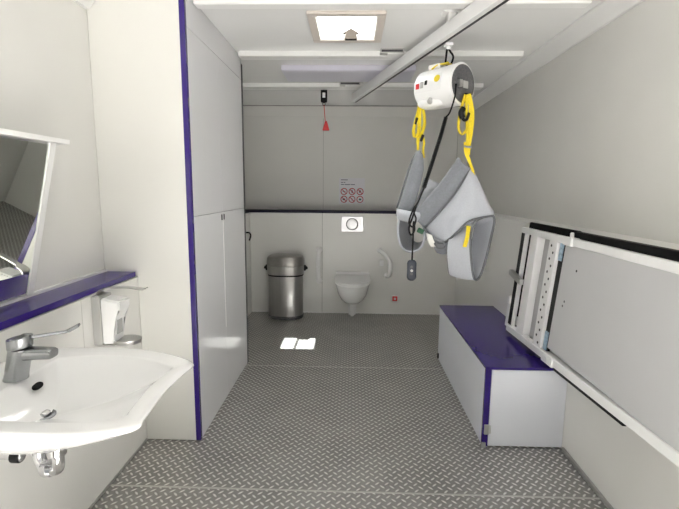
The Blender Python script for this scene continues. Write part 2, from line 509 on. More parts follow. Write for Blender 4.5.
rings.append([Vector((DX + (.045 * cos(a)), yc + .045 * sin(a), ZB - .098)) for a in [math.atan2(p.y - yc, p.x - bx) for p in oo]])
bm = B(); loft(bm, rings); obj('basin', bm, 'ceramic', sk, 60)
bm = B(); lathe(bm, [(.037, 0), (.037, .004), (.033, .007), (.027, .0055), (.026, .002)], (DX, yc, ZB - .0975)); obj('drain_ring', bm, 'tap', sk)
bm = B(); lathe(bm, [(.029, 0), (.029, .0045)], (DX, yc, ZB - .0975)); obj('drain_hole', bm, 'black', sk)
bm = B(); lathe(bm, [(.023, 0), (.023, .006), (.016, .010), (.004, .011)], (DX, yc, ZB - .0935)); obj('drain_plug', bm, 'chrome', sk)
bm = B(); lathe(bm, [(.006, -.003), (.010, -.003), (.010, .004), (.008, .005)], (XL + .178, yc + .045, ZB - .028), (1, 0, .8), 20)
for v in bm.verts: v.co.y = yc + .045 + (v.co.y - yc - .045) * 1.9
obj('overflow_slot', bm, 'black', sk)
# trap below
bm = B(); px_ = XL + .245; yt = yc; yc = 1.175
tube(bm, [(px_, yc, ZB - .12), (px_, yc, .565)], .017, 16); obj('waste_pipe', bm, 'chrome', sk)
bm = B()
tube(bm, catmull([(px_, yc, .60), (px_, yc, .555), (px_ - .012, yc + .01, .525), (px_ - .045, yc + .02, .515), (px_ - .075, yc + .03, .535), (px_ - .085, yc + .035, .58), (px_ - .10, yc + .04, .605), (XL + .002, yc + .05, .61)], 6), .017, 16)
lathe(bm, [(.024, -.014), (.025, -.01), (.025, .01), (.022, .014)], (px_, yc, .592), n=20)
lathe(bm, [(.024, -.012), (.025, -.01), (.025, .01), (.022, .012)], (px_ - .045, yc + .02, .519), (1, -.25, .3), 20)
obj('trap', bm, 'chrome', sk); yc = yt
# valve left of the trap
v_ = thing('angle_valve', 'small chrome angle valve on the wall below the washbasin', 'valve', (XL, 1.19, .560))
bm = B(); lathe(bm, [(.026, 0), (.026, .006), (.012, .010), (.012, .09), (.016, .092), (.016, .125), (.01, .128)], (XL + .001, 1.19, .560), (1, 0, 0), 20); obj('body', bm, 'chrome', v_)
bm = B(); lathe(bm, [(.02, 0), (.021, .004), (.021, .022), (.018, .026)], (XL + .10, 1.19, .560), (1, 0, 0), 16); obj('knob', bm, 'black', v_)
bm = B(); tube(bm, catmull([(XL + .06, 1.19, .57), (XL + .06, 1.195, .65), (XL + .09, 1.18, .68)], 6), .006, 10); obj('hose', bm, 'satin', v_)

# tap
tx, ty = XL + .128, 1.195
tp = thing('lever_tap', 'chrome single-lever tap with long elbow handle on the washbasin', 'tap', (tx, ty, ZB))
bm = B(); lean = .022
rg = []
for z, r in ((0, .031), (.004, .031), (.006, .030), (.05, .0295), (.088, .0300), (.092, .0290)):
    rg.append([Vector((tx + lean * z / .09 + r * 1.05 * cos(a), ty + r * sin(a), ZB + .001 + z)) for a in [2 * pi * k / 28 for k in range(28)]])
loft(bm, rg); obj('body', bm, 'tap', tp)
bm = B()
sp0 = Vector((tx + .03, ty, ZB + .078)); sp1 = P(54, 353, ty + .0)
rg = []
for t in (0, .3, .7, .93, 1):
    p = sp0.lerp(sp1, t); w_ = .023 - .004 * t; h_ = (.018 - .003 * t) * (1 if t < .95 else .8)
    rg.append([Vector((p.x, p.y + w_ * (abs(cos(a)) ** .6) * (1 if cos(a) >= 0 else -1), p.z + h_ * (abs(sin(a)) ** .6) * (1 if sin(a) >= 0 else -1))) for a in [2 * pi * k / 20 for k in range(20)]])
loft(bm, rg); obj('spout', bm, 'tap', tp)
bm = B(); rg = []
for z, r in ((.094, .0295), (.097, .031), (.122, .031), (.126, .0295), (.130, .012)):
    rg.append([Vector((tx + lean + r * 1.1 * cos(a), ty + r * sin(a), ZB + .001 + z + .006 * cos(a))) for a in [2 * pi * k / 28 for k in range(28)]])
loft(bm, rg)
l0 = Vector((tx + lean + .02, ty, ZB + .124)); l1 = P(67, 331.5, ty + .05); l2 = P(79, 325, ty + .06)
tube(bm, catmull([l0, l0.lerp(l1, .5), l1], 5), .0048, 12)
ribbon(bm, [l1 - (l1 - l0) * .05, l1.lerp(l2, .3), l2], [.012, .022, .026], .006, (0, 1, .25))
obj('lever', bm, 'tap', tp)

# ------------------------------------------------------------------ soap dispenser
yd = 1.84
DZ = -.012
sd = thing('soap_dispenser', 'white elbow-operated soap dispenser on the wall below the purple shelf', 'soap dispenser', (XL, yd, .68))
bm = B(); box(bm, (XL, yd - .05, .69), (XL + .038, yd + .05, .905), .006); obj('back_plate', bm, 'grey_plastic', sd)
bm = B(); prism(bm, [(XL + .036, .695), (XL + .085, .700), (XL + .092, .80), (XL + .118, .845), (XL + .122, .885), (XL + .036, .895)], yd - .046, yd + .046, 'y')
bmesh.ops.bevel(bm, geom=list(bm.edges), offset=.006, segments=2, affect='EDGES'); obj('cover', bm, 'plastic', sd)
bm = B(); box(bm, (XL + .078, yd - .022, .735), (XL + .0935, yd + .022, .80), .001); obj('level_window', bm, 'grey_plastic', sd)
bm = B(); ribbon(bm, [(XL + .012, yd, .90), (XL + .02, yd, .922), (XL + .05, yd, .932), (XL + .13, yd, .938), (XL + .20, yd, .93), (XL + .215, yd, .935)], [.05, .05, .03, .03, .045], .005, (0, 1, 0)); obj('elbow_lever', bm, 'satin', sd)
bm = B(); rg = []
for z, k in ((.676, .75), (.68, .95), (.692, 1.0), (.698, 1.0), (.694, .9), (.686, .7)):
    rg.append([Vector((XL + .12 + .062 * k * cos(a), yd + .05 * k * sin(a), z + .010 * (cos(a) > .2) * 0 + .012)) for a in [2 * pi * i / 28 for i in range(28)]])
loft(bm, rg); box(bm, (XL + .001, yd - .03, .682), (XL + .075, yd + .03, .69), .002); obj('drip_tray', bm, 'satin', sd)

sd.location.z += DZ

# ------------------------------------------------------------------ waste bin
bxc, byc = -.69, 4.585
b = thing('pedal_bin', 'brushed steel waste bin with domed lid by the back wall', 'waste bin', (bxc, byc, 0))
def el(rx, ry, z, n=48, e=.8):
    return [Vector((bxc + rx * math.copysign(abs(cos(a)) ** e, cos(a)), byc + ry * math.copysign(abs(sin(a)) ** e, sin(a)), z)) for a in [2 * pi * i / n for i in range(n)]]
bm = B(); loft(bm, [el(.178, .128, .03), el(.180, .130, .032), el(.182, .132, .44), el(.182, .132, .452)]); obj('body', bm, 'steel', b)
bm = B(); loft(bm, [el(.176, .126, .0), el(.184, .134, .004), el(.184, .134, .03), el(.18, .13, .034)]); obj('base_ring', bm, 'darkgrey', b)
bm = B(); loft(bm, [el(.178, .128, .450), el(.186, .136, .453), el(.186, .136, .466), el(.18, .13, .468)]); obj('rim_band', bm, 'black', b)
bm = B(); loft(bm, [el(.186, .136, .467), el(.190, .140, .472), el(.194, .143, .545), el(.192, .141, .556), el(.186, .136, .560)]); obj('lid_collar', bm, 'steel', b)
bm = B(); loft(bm, [el(.190, .140, .558), el(.197, .1465, .564), el(.197, .1465, .60), el(.193, .143, .632), el(.180, .132, .654), el(.155, .112, .664), el(.10, .07, .669), el(.05, .035, .670)]); obj('lid', bm, 'lid', b)
for sgn in (-1, 1):
    bm = B(); box(bm, (bxc + sgn * .188, byc - .02, .50), (bxc + sgn * .212, byc + .02, .56), .008)
    lathe(bm, [(.014, 0), (.016, .004), (.016, .02), (.012, .024)], (bxc + sgn * .205, byc, .525), (sgn, 0, .4), 16)
    obj('side_handle', bm, 'black', b)
bm = B(); box(bm, (bxc - .05, byc - .165, .008), (bxc + .05, byc - .125, .022), .005); obj('pedal', bm, 'darkgrey', b)

# ------------------------------------------------------------------ toilet
t = thing('wall_hung_toilet', 'white wall-hung toilet with closed lid on the back wall', 'toilet', (.012, YB, 0))
tcx = .012
def D(w, yf, yb, z, n=28, e=1.0):
    ym_ = min(yb - .01, yf + w * 1.35)
    pts = [Vector((tcx + w, yb, z)), Vector((tcx + w, (yb + ym_) / 2, z))]
    for i in range(n + 1):
        a = pi * i / n
        pts.append(Vector((tcx + w * math.copysign(abs(cos(a)) ** e, cos(a)), ym_ - (ym_ - yf) * sin(a), z)))
    pts += [Vector((tcx - w, (yb + ym_) / 2, z)), Vector((tcx - w, yb, z))]
    return pts
bm = B(); loft(bm, [D(.055, 4.50, YB - .002, .165), D(.090, 4.43, YB - .002, .185), D(.125, 4.36, YB - .002, .228), D(.153, 4.285, YB - .002, .295), D(.168, 4.24, YB - .002, .365), D(.176, 4.222, YB - .002, .395), D(.172, 4.226, YB - .002, .402)])
obj('bowl', bm, 'ceramic', t, 50)
bm = B(); loft(bm, [D(.176, 4.218, 4.70, .404), D(.180, 4.212, 4.70, .408), D(.180, 4.212, 4.70, .420), D(.176, 4.217, 4.70, .423)]); obj('seat', bm, 'plastic', t, 50)
bm = B(); loft(bm, [D(.178, 4.214, 4.70, .4245), D(.181, 4.21, 4.70, .428), D(.181, 4.21, 4.70, .437), D(.176, 4.217, 4.70, .442), D(.15, 4.26, 4.68, .445)]); obj('lid', bm, 'plastic', t, 50)
bm = B(); box(bm, (tcx - .18, 4.70, .400), (tcx + .18, YB - .002, .47), .01); obj('hinge_block', bm, 'plastic', t)
bm = B(); prism(bm, [(tcx - .055, .20), (tcx + .055, .20), (tcx + .036, .002), (tcx - .036, .002)], 4.60, 4.70, 'y')
bmesh.ops.bevel(bm, geom=list(bm.edges), offset=.02, segments=3, affect='EDGES'); obj('outlet_cover', bm, 'ceramic', t)

f = thing('flush_plate', 'chrome flush plate with a big round button above the toilet', 'flush plate', (.002, YB, .90))
bm = B(); box(bm, (-.116, YB - .012, .897), (.12, YB, 1.064), .004); obj('plate', bm, 'plate', f)
bm = B(); lathe(bm, [(.064, 0), (.064, .003), (.058, .005), (.056, .003)], (.0, YB - .011, .98), (0, -1, 0), 36); obj('button_ring', bm, 'darkgrey', f)
bm = B(); lathe(bm, [(.056, 0), (.056, .007), (.05, .009), (.01, .0095)], (.0, YB - .011, .98), (0, -1, 0), 36); obj('button', bm, 'plate', f)

# rules sign
sg = thing('rules_sign', 'white sign with six red ring prohibition symbols on the back wall', 'sign', (0, YBU, 1.2))
A0 = P(339, 178, YBU); A1 = P(364.5, 204, YBU)
sx0, sz1, sx1, sz0 = A0.x, A0.z, A1.x, A1.z
W = sx1 - sx0; Hh = sz1 - sz0
bm = B(); box(bm, (sx0, YBU - .003, sz0), (sx1, YBU, sz1), .001); obj('sheet', bm, 'sheet', sg)
bm = B()
for zf, segs in ((.07, ((.08, .34),)), (.17, ((.08, .16), (.18, .25))), (.25, ((.08, .2), (.22, .44), (.46, .62)))):
    for a, e in segs:
        z = sz1 - Hh * zf; box(bm, (sx0 + W * a, YBU - .0036, z - .004), (sx0 + W * e, YBU - .0028, z + .004))
obj('text_lines', bm, 'ink', sg, label='small dark heading lines')
for r_ in range(2):
    for k in range(3):
        cx_ = sx0 + W * (.20 + .31 * k); cz_ = sz1 - Hh * (.52 + .30 * r_); y_ = YBU - .003; ra = W * .135
        bm = B()
        for i in range(24):
            a, e = 2 * pi * i / 24, 2 * pi * (i + 1) / 24
            vs = [bm.verts.new((cx_ + rr * cos(q), y_ - .0012, cz_ + rr * sin(q))) for q, rr in ((a, ra), (e, ra), (e, ra * .76), (a, ra * .76))]
            bm.faces.new(vs)
        if not (r_ == 1 and k == 2):
            sg_ = 1
            v1 = Vector((cos(pi * .75), 0, sin(pi * .75))) * ra * .8; wv = Vector((cos(pi * .25), 0, sin(pi * .25))) * ra * .11
            bm.faces.new([bm.verts.new(Vector((cx_, y_ - .0012, cz_)) + q) for q in (v1 + wv, v1 - wv, -v1 - wv, -v1 + wv)])
        shp = [[(-.4, -.1), (.4, -.1), (.4, .08), (-.4, .08)], [(-.12, -.45), (.12, -.45), (.2, .2), (0, .45), (-.2, .2)], [(-.3, -.35), (.0, -.2), (.3, -.35), (.2, .35), (-.2, .35)],
               [(-.42, -.25), (.42, -.25), (.3, .2), (-.3, .25)], [(-.08, -.3), (.08, -.3), (.08, .3), (-.08, .3)], [(-.42, -.2), (.42, -.3), (.35, .15), (-.1, .3)]][r_ * 3 + k]
        fc = bm.faces.new([bm.verts.new((cx_ + p[0] * ra, y_ - .0008, cz_ + p[1] * ra)) for p in shp]); fc.material_index = 1
        obj('prohibition_symbol', bm, ['redink', 'ink'], sg, solid=.0006)

# grab rails beside the toilet
gl = thing('grab_rail', 'upright white grab rail left of the toilet', 'grab rail', (-.33, YB, .32), 'grab rails beside the toilet')
bm = B(); a0 = Vector((-.352, YB, .70)); a1 = Vector((-.352, YB, .36))
tube(bm, catmull([a0 + Vector((0, -.005, 0)), a0 + Vector((0, -.05, -.005)), a0 + Vector((0, -.075, -.04)), a0 + Vector((-.005, -.08, -.17)), a1 + Vector((0, -.075, .04)), a1 + Vector((0, -.05, .005)), a1 + Vector((0, -.005, 0))], 6), .022, 14); obj('rail', bm, 'plastic', gl)
for z in (.70, .36):
    bm = B(); lathe(bm, [(.034, 0), (.034, .006), (.026, .014)], (-.352, YB - .001, z), (0, -1, 0), 24); obj('mounting_flange', bm, 'plastic', gl)
gr = thing('grab_rail', 'slanted white grab rail right of the toilet', 'grab rail', (.36, YB, .42), 'grab rails beside the toilet')
bm = B()
tube(bm, catmull([(.305, YB - .01, .70), (.32, YB - .07, .695), (.36, YB - .10, .66), (.40, YB - .11, .60), (.405, YB - .11, .52), (.40, YB - .09, .45), (.39, YB - .03, .43), (.385, YB - .006, .43)], 6), .023, 14); obj('rail', bm, 'plastic', gr)
bm = B(); lathe(bm, [(.032, 0), (.032, .006), (.024, .014)], (.305, YB - .001, .70), (0, -1, 0), 24); obj('mounting_flange', bm, 'plastic', gr)
bm = B(); box(bm, (.30, YB - .03, .535), (.345, YB, .60), .006); obj('bracket', bm, 'plastic', gr)
bm = B(); lathe(bm, [(.032, 0), (.032, .006), (.024, .014)], (.385, YB - .001, .43), (0, -1, 0), 24); obj('mounting_flange', bm, 'plastic', gr)

# low alarm button
al = thing('alarm_button', 'small square red alarm button low on the back wall', 'alarm button', (.475, YB, .15))
bm = B(); box(bm, (.440, YB - .010, .140), (.510, YB, .208), .004); obj('cover_plate', bm, 'plastic', al)
bm = B(); box(bm, (.4475, YB - .015, .147), (.5025, YB - .008, .201), .003); obj('red_surround', bm, 'red', al)
bm = B(); lathe(bm, [(.012, 0), (.012, .005), (.009, .007)], (.475, YB - .014, .174), (0, -1, 0), 20); obj('push_button', bm, 'plastic', al)

# wall hook in the alcove
hk = thing('wall_hook', 'black hook on the alcove wall behind the tall cabinet', 'hook', (XL, 4.50, .83))
bm = B(); box(bm, (XL, 4.485, .80), (XL + .008, 4.515, .93), .003); obj('plate', bm, 'black', hk)
bm = B(); tube(bm, catmull([(XL + .006, 4.50, .90), (XL + .045, 4.50, .90), (XL + 0.06, 4.50, .87), (XL + .045, 4.50, .82)], 5), .008, 10); obj('hook_arm', bm, 'black', hk)

# ------------------------------------------------------------------ ceiling fittings
lp = thing('ceiling_light_panel', 'long lavender-grey light panel on the ceiling beyond the roof hatch', 'ceiling light', (-.05, 3.72, ZC))
bm = B(); box(bm, (-.55, 3.50, ZC - .04), (.465, 3.86, ZC), .006); obj('housing', bm, 'lavender', lp)
bm = B(); box(bm, (-.535, 3.515, ZC - .044), (.45, 3.845, ZC - .039), .003); obj('diffuser', bm, 'lavender', lp)
for (x0, x1, y0, y1, lab) in ((-.125, .055, 4.025, 4.082, 'small slotted vent on the ceiling beam nearest the back wall'), (.17, .33, 3.105, 3.162, 'small slotted vent on the beam between roof hatch and rail')):
    v = thing('ceiling_vent', lab, 'vent', ((x0 + x1) / 2, y0, ZC), 'slotted vents on the ceiling beams')
    bm = B(); box(bm, (x0, y0, ZC - .030), (x1, y1, ZC + .001), .004); obj('housing', bm, 'grey_plastic', v)
    bm = B(); box(bm, (x0 + .01, y0 - .001, ZC - .022), (x1 - .01, y0 + .004, ZC - .008), .001); obj('slot', bm, 'dark', v)
    bm = B(); box(bm, (x0 + .05, y0 - .006, ZC - .036), (x1 + .03, y1, ZC - .0295), .002); obj('lip', bm, 'trim', v)

pc = thing('alarm_pull_cord', 'black ceiling pull switch with red cord and triangular red grip', 'pull cord', (-.262, 4.3, ZC))
pcx = P(324, 95, 4.3).x
bm = B(); box(bm, (pcx - .03, 4.28, ZC - .125), (pcx + .03, 4.325, ZC), .012, 3); obj('housing', bm, 'black', pc)
bm = B(); box(bm, (pcx - .013, 4.277, ZC - .085), (pcx + .013, 4.283, ZC - .04), .003); obj('indicator', bm, 'plastic', pc)
bm = B(); tube(bm, [(pcx + .012 * cos(a), 4.30, ZC - .138 + .012 * sin(a)) for a in [2 * pi * i / 16 for i in range(16)]], .003, 8, True); obj('hook_ring', bm, 'black', pc)
q0 = P(326, 121, 4.3); q1 = P(326, 130.5, 4.3)
bm = B(); tube(bm, [(pcx, 4.30, ZC - .148), (pcx + .012, 4.30, q0.z)], .0035, 8); obj('cord', bm, 'red', pc)
bm = B(); prism(bm, [(q0.x - .008, q0.z), (q0.x + .008, q0.z), (q0.x + .033, q1.z), (q0.x - .033, q1.z)], 4.286, 4.314, 'y')
bmesh.ops.bevel(bm, geom=list(bm.edges), offset=.004, segments=2, affect='EDGES'); obj('grip', bm, 'red', pc)

# rail of the hoist
ZR = 2.15
r0 = Vector((.010, 4.30, ZR)); r1 = Vector((.634, 2.061, ZR)); rd = (r1 - r0).normalized(); r2 = r0 + rd * 3.5
rs = rd.cross(Vector((0, 0, 1)))   # sideways, towards the camera's left
rs = -rs if rs.x > 0 else rs
ra_ = thing('hoist_rail', 'white ceiling rail running diagonally above the hoist', 'rail', (r0.x, r0.y, ZR))
bm = B()
cen = Vector((0, 0, .036))
bar(bm, r0 + cen + rs * .004, r2 + cen + rs * .004, .050, .072, bev=.004); obj('track', bm, 'frame', ra_)
bm = B(); bar(bm, r0 + Vector((0, 0, -.001)) - rs * .008 - rd * .001, r2 + Vector((0, 0, -.001)) - rs * .008, .013, .004, bev=0); obj('slot', bm, 'dark', ra_, label='dark slot along the underside')
for d_ in (.35, 1.86, 3.2):
    p = r0 + rd * d_
    bm = B(); box(bm, (p.x - .025, p.y - .03, ZR + .07), (p.x + .025, p.y + .03, ZC), .004)
    box(bm, (p.x - .05, p.y - .04, ZC - .008), (p.x + .05, p.y + .04, ZC + .001), .003); obj('bracket', bm, 'trim', ra_)

# ------------------------------------------------------------------ hoist
RC = P(462.5, 84, 2.50); ax = Vector((.66, -.75, 0)).normalized()     # axis towards the right end cap
HL = .245; HR = .109
LC = RC - ax * HL
hx_ = Vector((.519, 2.607, ZR))
ho = thing('patient_hoist', 'white cylindrical patient hoist hanging from the ceiling rail', 'hoist', (hx_.x, hx_.y, 1.9))
bm = B()
lathe(bm, [(.070, -.022), (.092, -.014), (.104, .0), (.106, .03), (.108, .12), (HR, HL - .014), (HR + .002, HL - .010), (HR + .002, HL), (HR - .008, HL + .004)], LC, ax, 48)
obj('housing', bm, 'plastic', ho, 30)
bm = B(); lathe(bm, [(HR - .010, 0), (HR - .010, .006), (HR - .018, .010), (.02, .0105)], RC, ax, 48); obj('end_cap', bm, 'darkgrey', ho, label='dark grey round end cap')
side = ax.cross(Vector((0, 0, 1))).normalized()
side = -side if side.y > 0 else side      # side that faces the camera
up = Vector((0, 0, 1))
def onbody(along, ang, r=HR):             # point on the housing, ang from the camera side upwards
    return LC + ax * along + (side * cos(ang) + up * sin(ang)) * r
# flat control face
bm = B()
for a0_, a1_ in ((radians(-16), radians(30)),):
    rg = []
    for k in range(7):
        ang = a0_ + (a1_ - a0_) * k / 6
        rg.append([onbody(.008, ang, .1085), onbody(.185, ang, .1105), onbody(.185, ang, .1125), onbody(.008, ang, .111)])
    loft(bm, rg)
obj('control_face', bm, 'frame', ho)
def pad(name, al_, ang, w, h, m, r=.112, th=.004, parent=ho, round_=False):
    p = onbody(al_, ang, r); n = (side * cos(ang) + up * sin(ang)); tt = n.cross(ax)
    bm = B()
    if round_: lathe(bm, [(w, 0), (w, th), (w * .8, th * 1.3)], p, n, 20)
    else:
        n0 = set(bm.faces); box(bm, (-w / 2, -h / 2, 0), (w / 2, h / 2, th), .001)
        for v in bm.verts: v.co = p + ax * v.co.x + tt * v.co.y + n * v.co.z
    return obj(name, bm, m, parent)
pad('red_button', .030, radians(2), .022, .028, 'red'); pad('display', .060, radians(4), .018, .034, 'grey_plastic'); pad('black_button', .088, radians(8), .016, .024, 'black')
st = pad('warning_sticker', .160, radians(14), .019, .03, 'yellow', .111, .003, round_=True)
bm = B(); p = onbody(.10, radians(-42), .108); lathe(bm, [(.016, -.03), (.016, .016), (.012, .02)], p, (side * .5 - up * .6), 16); obj('port', bm, 'grey_plastic', ho)
# lower belly moulding
bm = B()
rg = []
for k, (a_, r_) in enumerate(((.0, .6), (.03, .95), (.10, 1.0), (.15, .75), (.17, .3))):
    c0 = LC + ax * a_ + side * .045 - up * .078
    rg.append([c0 + side * (.045 * r_ * cos(q)) + up * (.034 * r_ * sin(q)) for q in [2 * pi * i / 20 for i in range(20)]])
loft(bm, rg); obj('belly_moulding', bm, 'plastic', ho, 60)
# label and socket on the end cap
su = RC + ax * .011
def capbox(name, s0, s1, u0, u1, m, th=.006):
    bm = B(); sdx = -side.cross(up).cross(up)   # lies in the cap plane
    sd_ = ax.cross(up); sd_ = -sd_ if sd_.x < 0 else sd_
    box(bm, (s0, 0, u0), (s1, th, u1), .002)
    for v in bm.verts: v.co = su + sd_ * v.co.x + ax * v.co.y + up * v.co.z
    return obj(name, bm, m, ho)
capbox('cap_label', -.012, .034, -.022, .016, 'grey_plastic', .002)
capbox('cord_socket', -.062, -.040, -.024, .012, 'satin', .02)
capbox('strap_socket', .0, .055, -.078, -.050, 'black', .016)
capbox('strap_pin', .03, .05, -.070, -.056, 'satin', .022)
# suspension strap with carabiner
mid = LC + ax * .145 + up * HR
bm = B(); box(bm, (hx_.x - .02, hx_.y - .025, ZR - .018), (hx_.x + .02, hx_.y + .025, ZR - .003), .004); lathe(bm, [(.012, -.02), (.012, .0)], (hx_.x, hx_.y, ZR - .015), (0, 0, 1), 12); obj('trolley', bm, 'frame', ho)
zt_ = ZR - .03; zb_ = mid.z + .012
bm = B(); tube(bm, catmull([(hx_.x - .006, hx_.y, zt_), (hx_.x + .014, hx_.y, zt_ - .02), (hx_.x + .026, hx_.y - .006, (zt_ + zb_) / 2), (hx_.x + .018, hx_.y, zb_ + .01), (hx_.x + .004, hx_.y, zb_ - .004), (hx_.x - .012, hx_.y, zb_ + .01), (hx_.x - .012, hx_.y, (zt_ + zb_) / 2)], 6, True), .0055, 10, True)
obj('carabiner', bm, 'black', ho)
bm = B(); ribbon(bm, [(mid.x - .075, mid.y + .05, mid.z - .006), (mid.x - .045, mid.y + .03, mid.z + .012), (mid.x + .0, mid.y, zb_ + .004), (hx_.x + .004, hx_.y, zb_ + .006)], .03, .006, (.6, .75, 0)); obj('yellow_lug', bm, 'yellow', ho)
bm = B(); box(bm, (-.04, -.028, -.012), (.04, .028, .016), .006)
for v in bm.verts: v.co = LC + ax * .07 + up * (HR + .006) + ax * v.co.x + side * v.co.y + up * v.co.z
obj('top_clip', bm, 'frame', ho)

# ------------------------------------------------------------------ hand control on its cord
DH = 2.44
hc = thing('hoist_hand_control', 'dark grey hand control hanging on a black coiled cord from the hoist', 'hand control', tuple(P(412, 280, DH)))
bm = B()
top_ = RC + ax * .03 - ax.cross(up) * 0
pts = [P(456, 84, 2.44), P(455, 96, DH - .02), P(450, 112, DH - .02), P(446, 117, DH - .01)]
tube(bm, catmull(pts, 5), .0045, 10); obj('cord', bm, 'black', hc)
bm = B()
path = catmull([P(446, 117, DH - .01), P(440, 138, DH), P(432, 163, DH), P(424, 188, DH)], 40)
hel = []
for i, p in enumerate(path): hel.append(p)
tube(bm, hel, [.0105 + .0022 * sin(i * 2.1) for i in range(len(hel))], 10); obj('coiled_cord', bm, 'black', hc)
bm = B()
tube(bm, catmull([P(424, 188, DH), P(419, 200, DH), P(414, 211, DH), P(416, 219, DH), P(413, 227, DH), P(409, 222, DH - .01), P(413, 210, DH - .01), P(416, 206, DH), P(413, 216, DH + .01), P(409, 228, DH), P(411, 235, DH), P(414.5, 230, DH - .01), P(413.5, 222, DH), P(413, 240, DH), P(412.5, 250, DH), P(412, 261, DH)], 8), .0048, 10); obj('cord', bm, 'black', hc)
pb0, pb1 = P(412, 260, DH), P(412, 280.5, DH)
bm = B(); rg = []
Hp = pb0.z - pb1.z
for f_, k in ((0, .55), (.06, .85), (.16, 1.0), (.5, .96), (.84, 1.0), (.94, .8), (1, .45)):
    z = pb0.z - Hp * f_
    rg.append([Vector((pb0.x + .0265 * k * math.copysign(abs(cos(a)) ** .7, cos(a)), pb0.y + .014 * k * math.copysign(abs(sin(a)) ** .7, sin(a)), z)) for a in [2 * pi * i / 24 for i in range(24)]])
loft(bm, rg); obj('handset', bm, 'pendant', hc, 50)
for f_, mm in ((.32, 'darkgrey'), (.5, 'grey_plastic'), (.66, 'darkgrey')):
    bm = B(); lathe(bm, [(.0075, 0), (.0075, .003), (.005, .004)], (pb0.x - .002, pb0.y - .0135, pb0.z - Hp * f_), (0, -1, 0), 16); obj('button', bm, mm, hc)

# ------------------------------------------------------------------ sling
sl = thing('lifting_sling', 'grey fabric lifting sling hanging by two yellow straps from the hoist', 'sling', tuple(P(470, 279, 2.5)))
DL, DR = 2.66, 2.47
# yellow straps
bm = B()
ribbon(bm, [P(419.5, 99, DL), P(419.5, 112, DL), P(419, 128, DL), P(418, 140, DL), P(418, 150, DL + .005)], [.022, .022, .020, .018, .014], .004)
ribbon(bm, [P(421, 101, DL - .012), P(423.8, 113, DL - .016), P(424.5, 124, DL - .018), P(422, 133, DL - .014), P(419.5, 138, DL - .008)], .020, .004, (.8, .6, 0))
ribbon(bm, [P(419, 108, DL - .012), P(416, 120, DL - .018), P(413.5, 130, DL - .02), P(414.5, 136.5, DL - .018), P(418, 134, DL - .012), P(420, 126, DL - .01)], .020, .004, (.8, .6, 0))
ribbon(bm, [P(421.5, 132, DL - .012), P(424, 142, DL - .014), P(423.2, 150, DL - .01), P(424, 158, DL - .012)], .012, .003)
obj('strap', bm, 'yellow', sl, label='left yellow webbing strap')
bm = B()
ribbon(bm, [P(468.5, 94, DR - .01), P(471, 106, DR - .01), P(471.5, 120, DR - .01), P(470, 134, DR - .005), P(468, 148, DR), P(467.5, 155, DR)], [.024, .028, .028, .026, .026], .005)
ribbon(bm, [P(465.5, 95, DR - .02), P(462.5, 104, DR - .03), P(459.5, 116, DR - .035), P(458.5, 128, DR - .035), P(461.5, 134, DR - .03), P(465.5, 131.5, DR - .022), P(468, 128, DR - .015)], .020, .004, (.7, .7, 0))
ribbon(bm, [P(467, 95, DR - .024), P(466.5, 108, DR - .03), P(467, 122, DR - .03), P(467.5, 136, DR - .022), P(467, 147, DR - .012)], .018, .004, (.8, .6, 0))
ribbon(bm, [P(465.5, 142, DR - .004), P(466, 152, DR - .006), P(469, 160, DR - .004), P(473, 171, DR + .004), P(474, 175, DR + .006)], [.018, .018, .014, .010], .004)
obj('strap', bm, 'yellow', sl, label='right yellow webbing strap with black ring')
bm = B()
ribbon(bm, [P(464, 146, DR - .016), P(468, 147, DR - .018), P(472, 147, DR - .012)], .010, .004, (0, 0, 1)); obj('strap_stitching', bm, 'pad', sl)
bm = B(); tube(bm, catmull([P(461, 112, DR - .05), P(461.5, 116, DR - .054), P(464, 120, DR - .055), P(467, 119, DR - .05), P(469, 113, DR - .045)], 5), .0075, 10)
tube(bm, catmull([P(463.5, 108, DR - .046), P(461, 113, DR - .05), P(462.5, 118, DR - .054)], 5), .015, 10); obj('strap_ring', bm, 'black', sl)
for px, py in ((416, 121), (422, 138)):
    p = P(px, py, DL - .02); bm = B(); box(bm, tuple(p - Vector((.008, .005, .020))), tuple(p + Vector((.008, .005, .020))), .004, rot=Matrix.Rotation(radians(20), 3, 'Y')); obj('strap_buckle', bm, 'black', sl)

# left padded arm running down to the loop
def pad_strip(name, rows, m, th=.022, lab=None, ku=3, kv=5):
    bm = B(); sheet(bm, rows, ku, kv); return obj(name, bm, m, sl, 60, lab, th)
pad_strip('back_pad', [
    [P(417.5, 152, DL), P(420, 151, DL - .03), P(422.5, 155, DL - .035)],
    [P(412, 166, DL + .01), P(418, 167, DL - .04), P(423.5, 169, DL - .045)],
    [P(406, 185, DL + .01), P(413, 187, DL - .04), P(419.5, 188, DL - .045)],
    [P(400, 204, DL + .02), P(407, 205, DL - .03), P(414.5, 204, DL - .035)],
    [P(396.5, 216, DL + .02), P(403, 218, DL - .02), P(411, 217, DL - .03)]], 'pad', .016, 'narrow grey padded arm under the left strap')
bm = B(); tube(bm, catmull([P(417, 152, DL), P(411, 163, DL + .01), P(404, 185, DL + .01), P(397, 208, DL + .02)], 6), .006, 8); obj('binding', bm, 'binding', sl)
pad_strip('back_panel', [
    [P(424, 178, DL - .01), P(431, 180, DL - .03), P(440, 184, DL - .04)],
    [P(420, 193, DL - .01), P(427, 196, DL - .03), P(434, 199, DL - .04)],
    [P(413, 211, DL + .0), P(420, 213, DL - .03), P(428, 215, DL - .04)]], 'sling', .006)
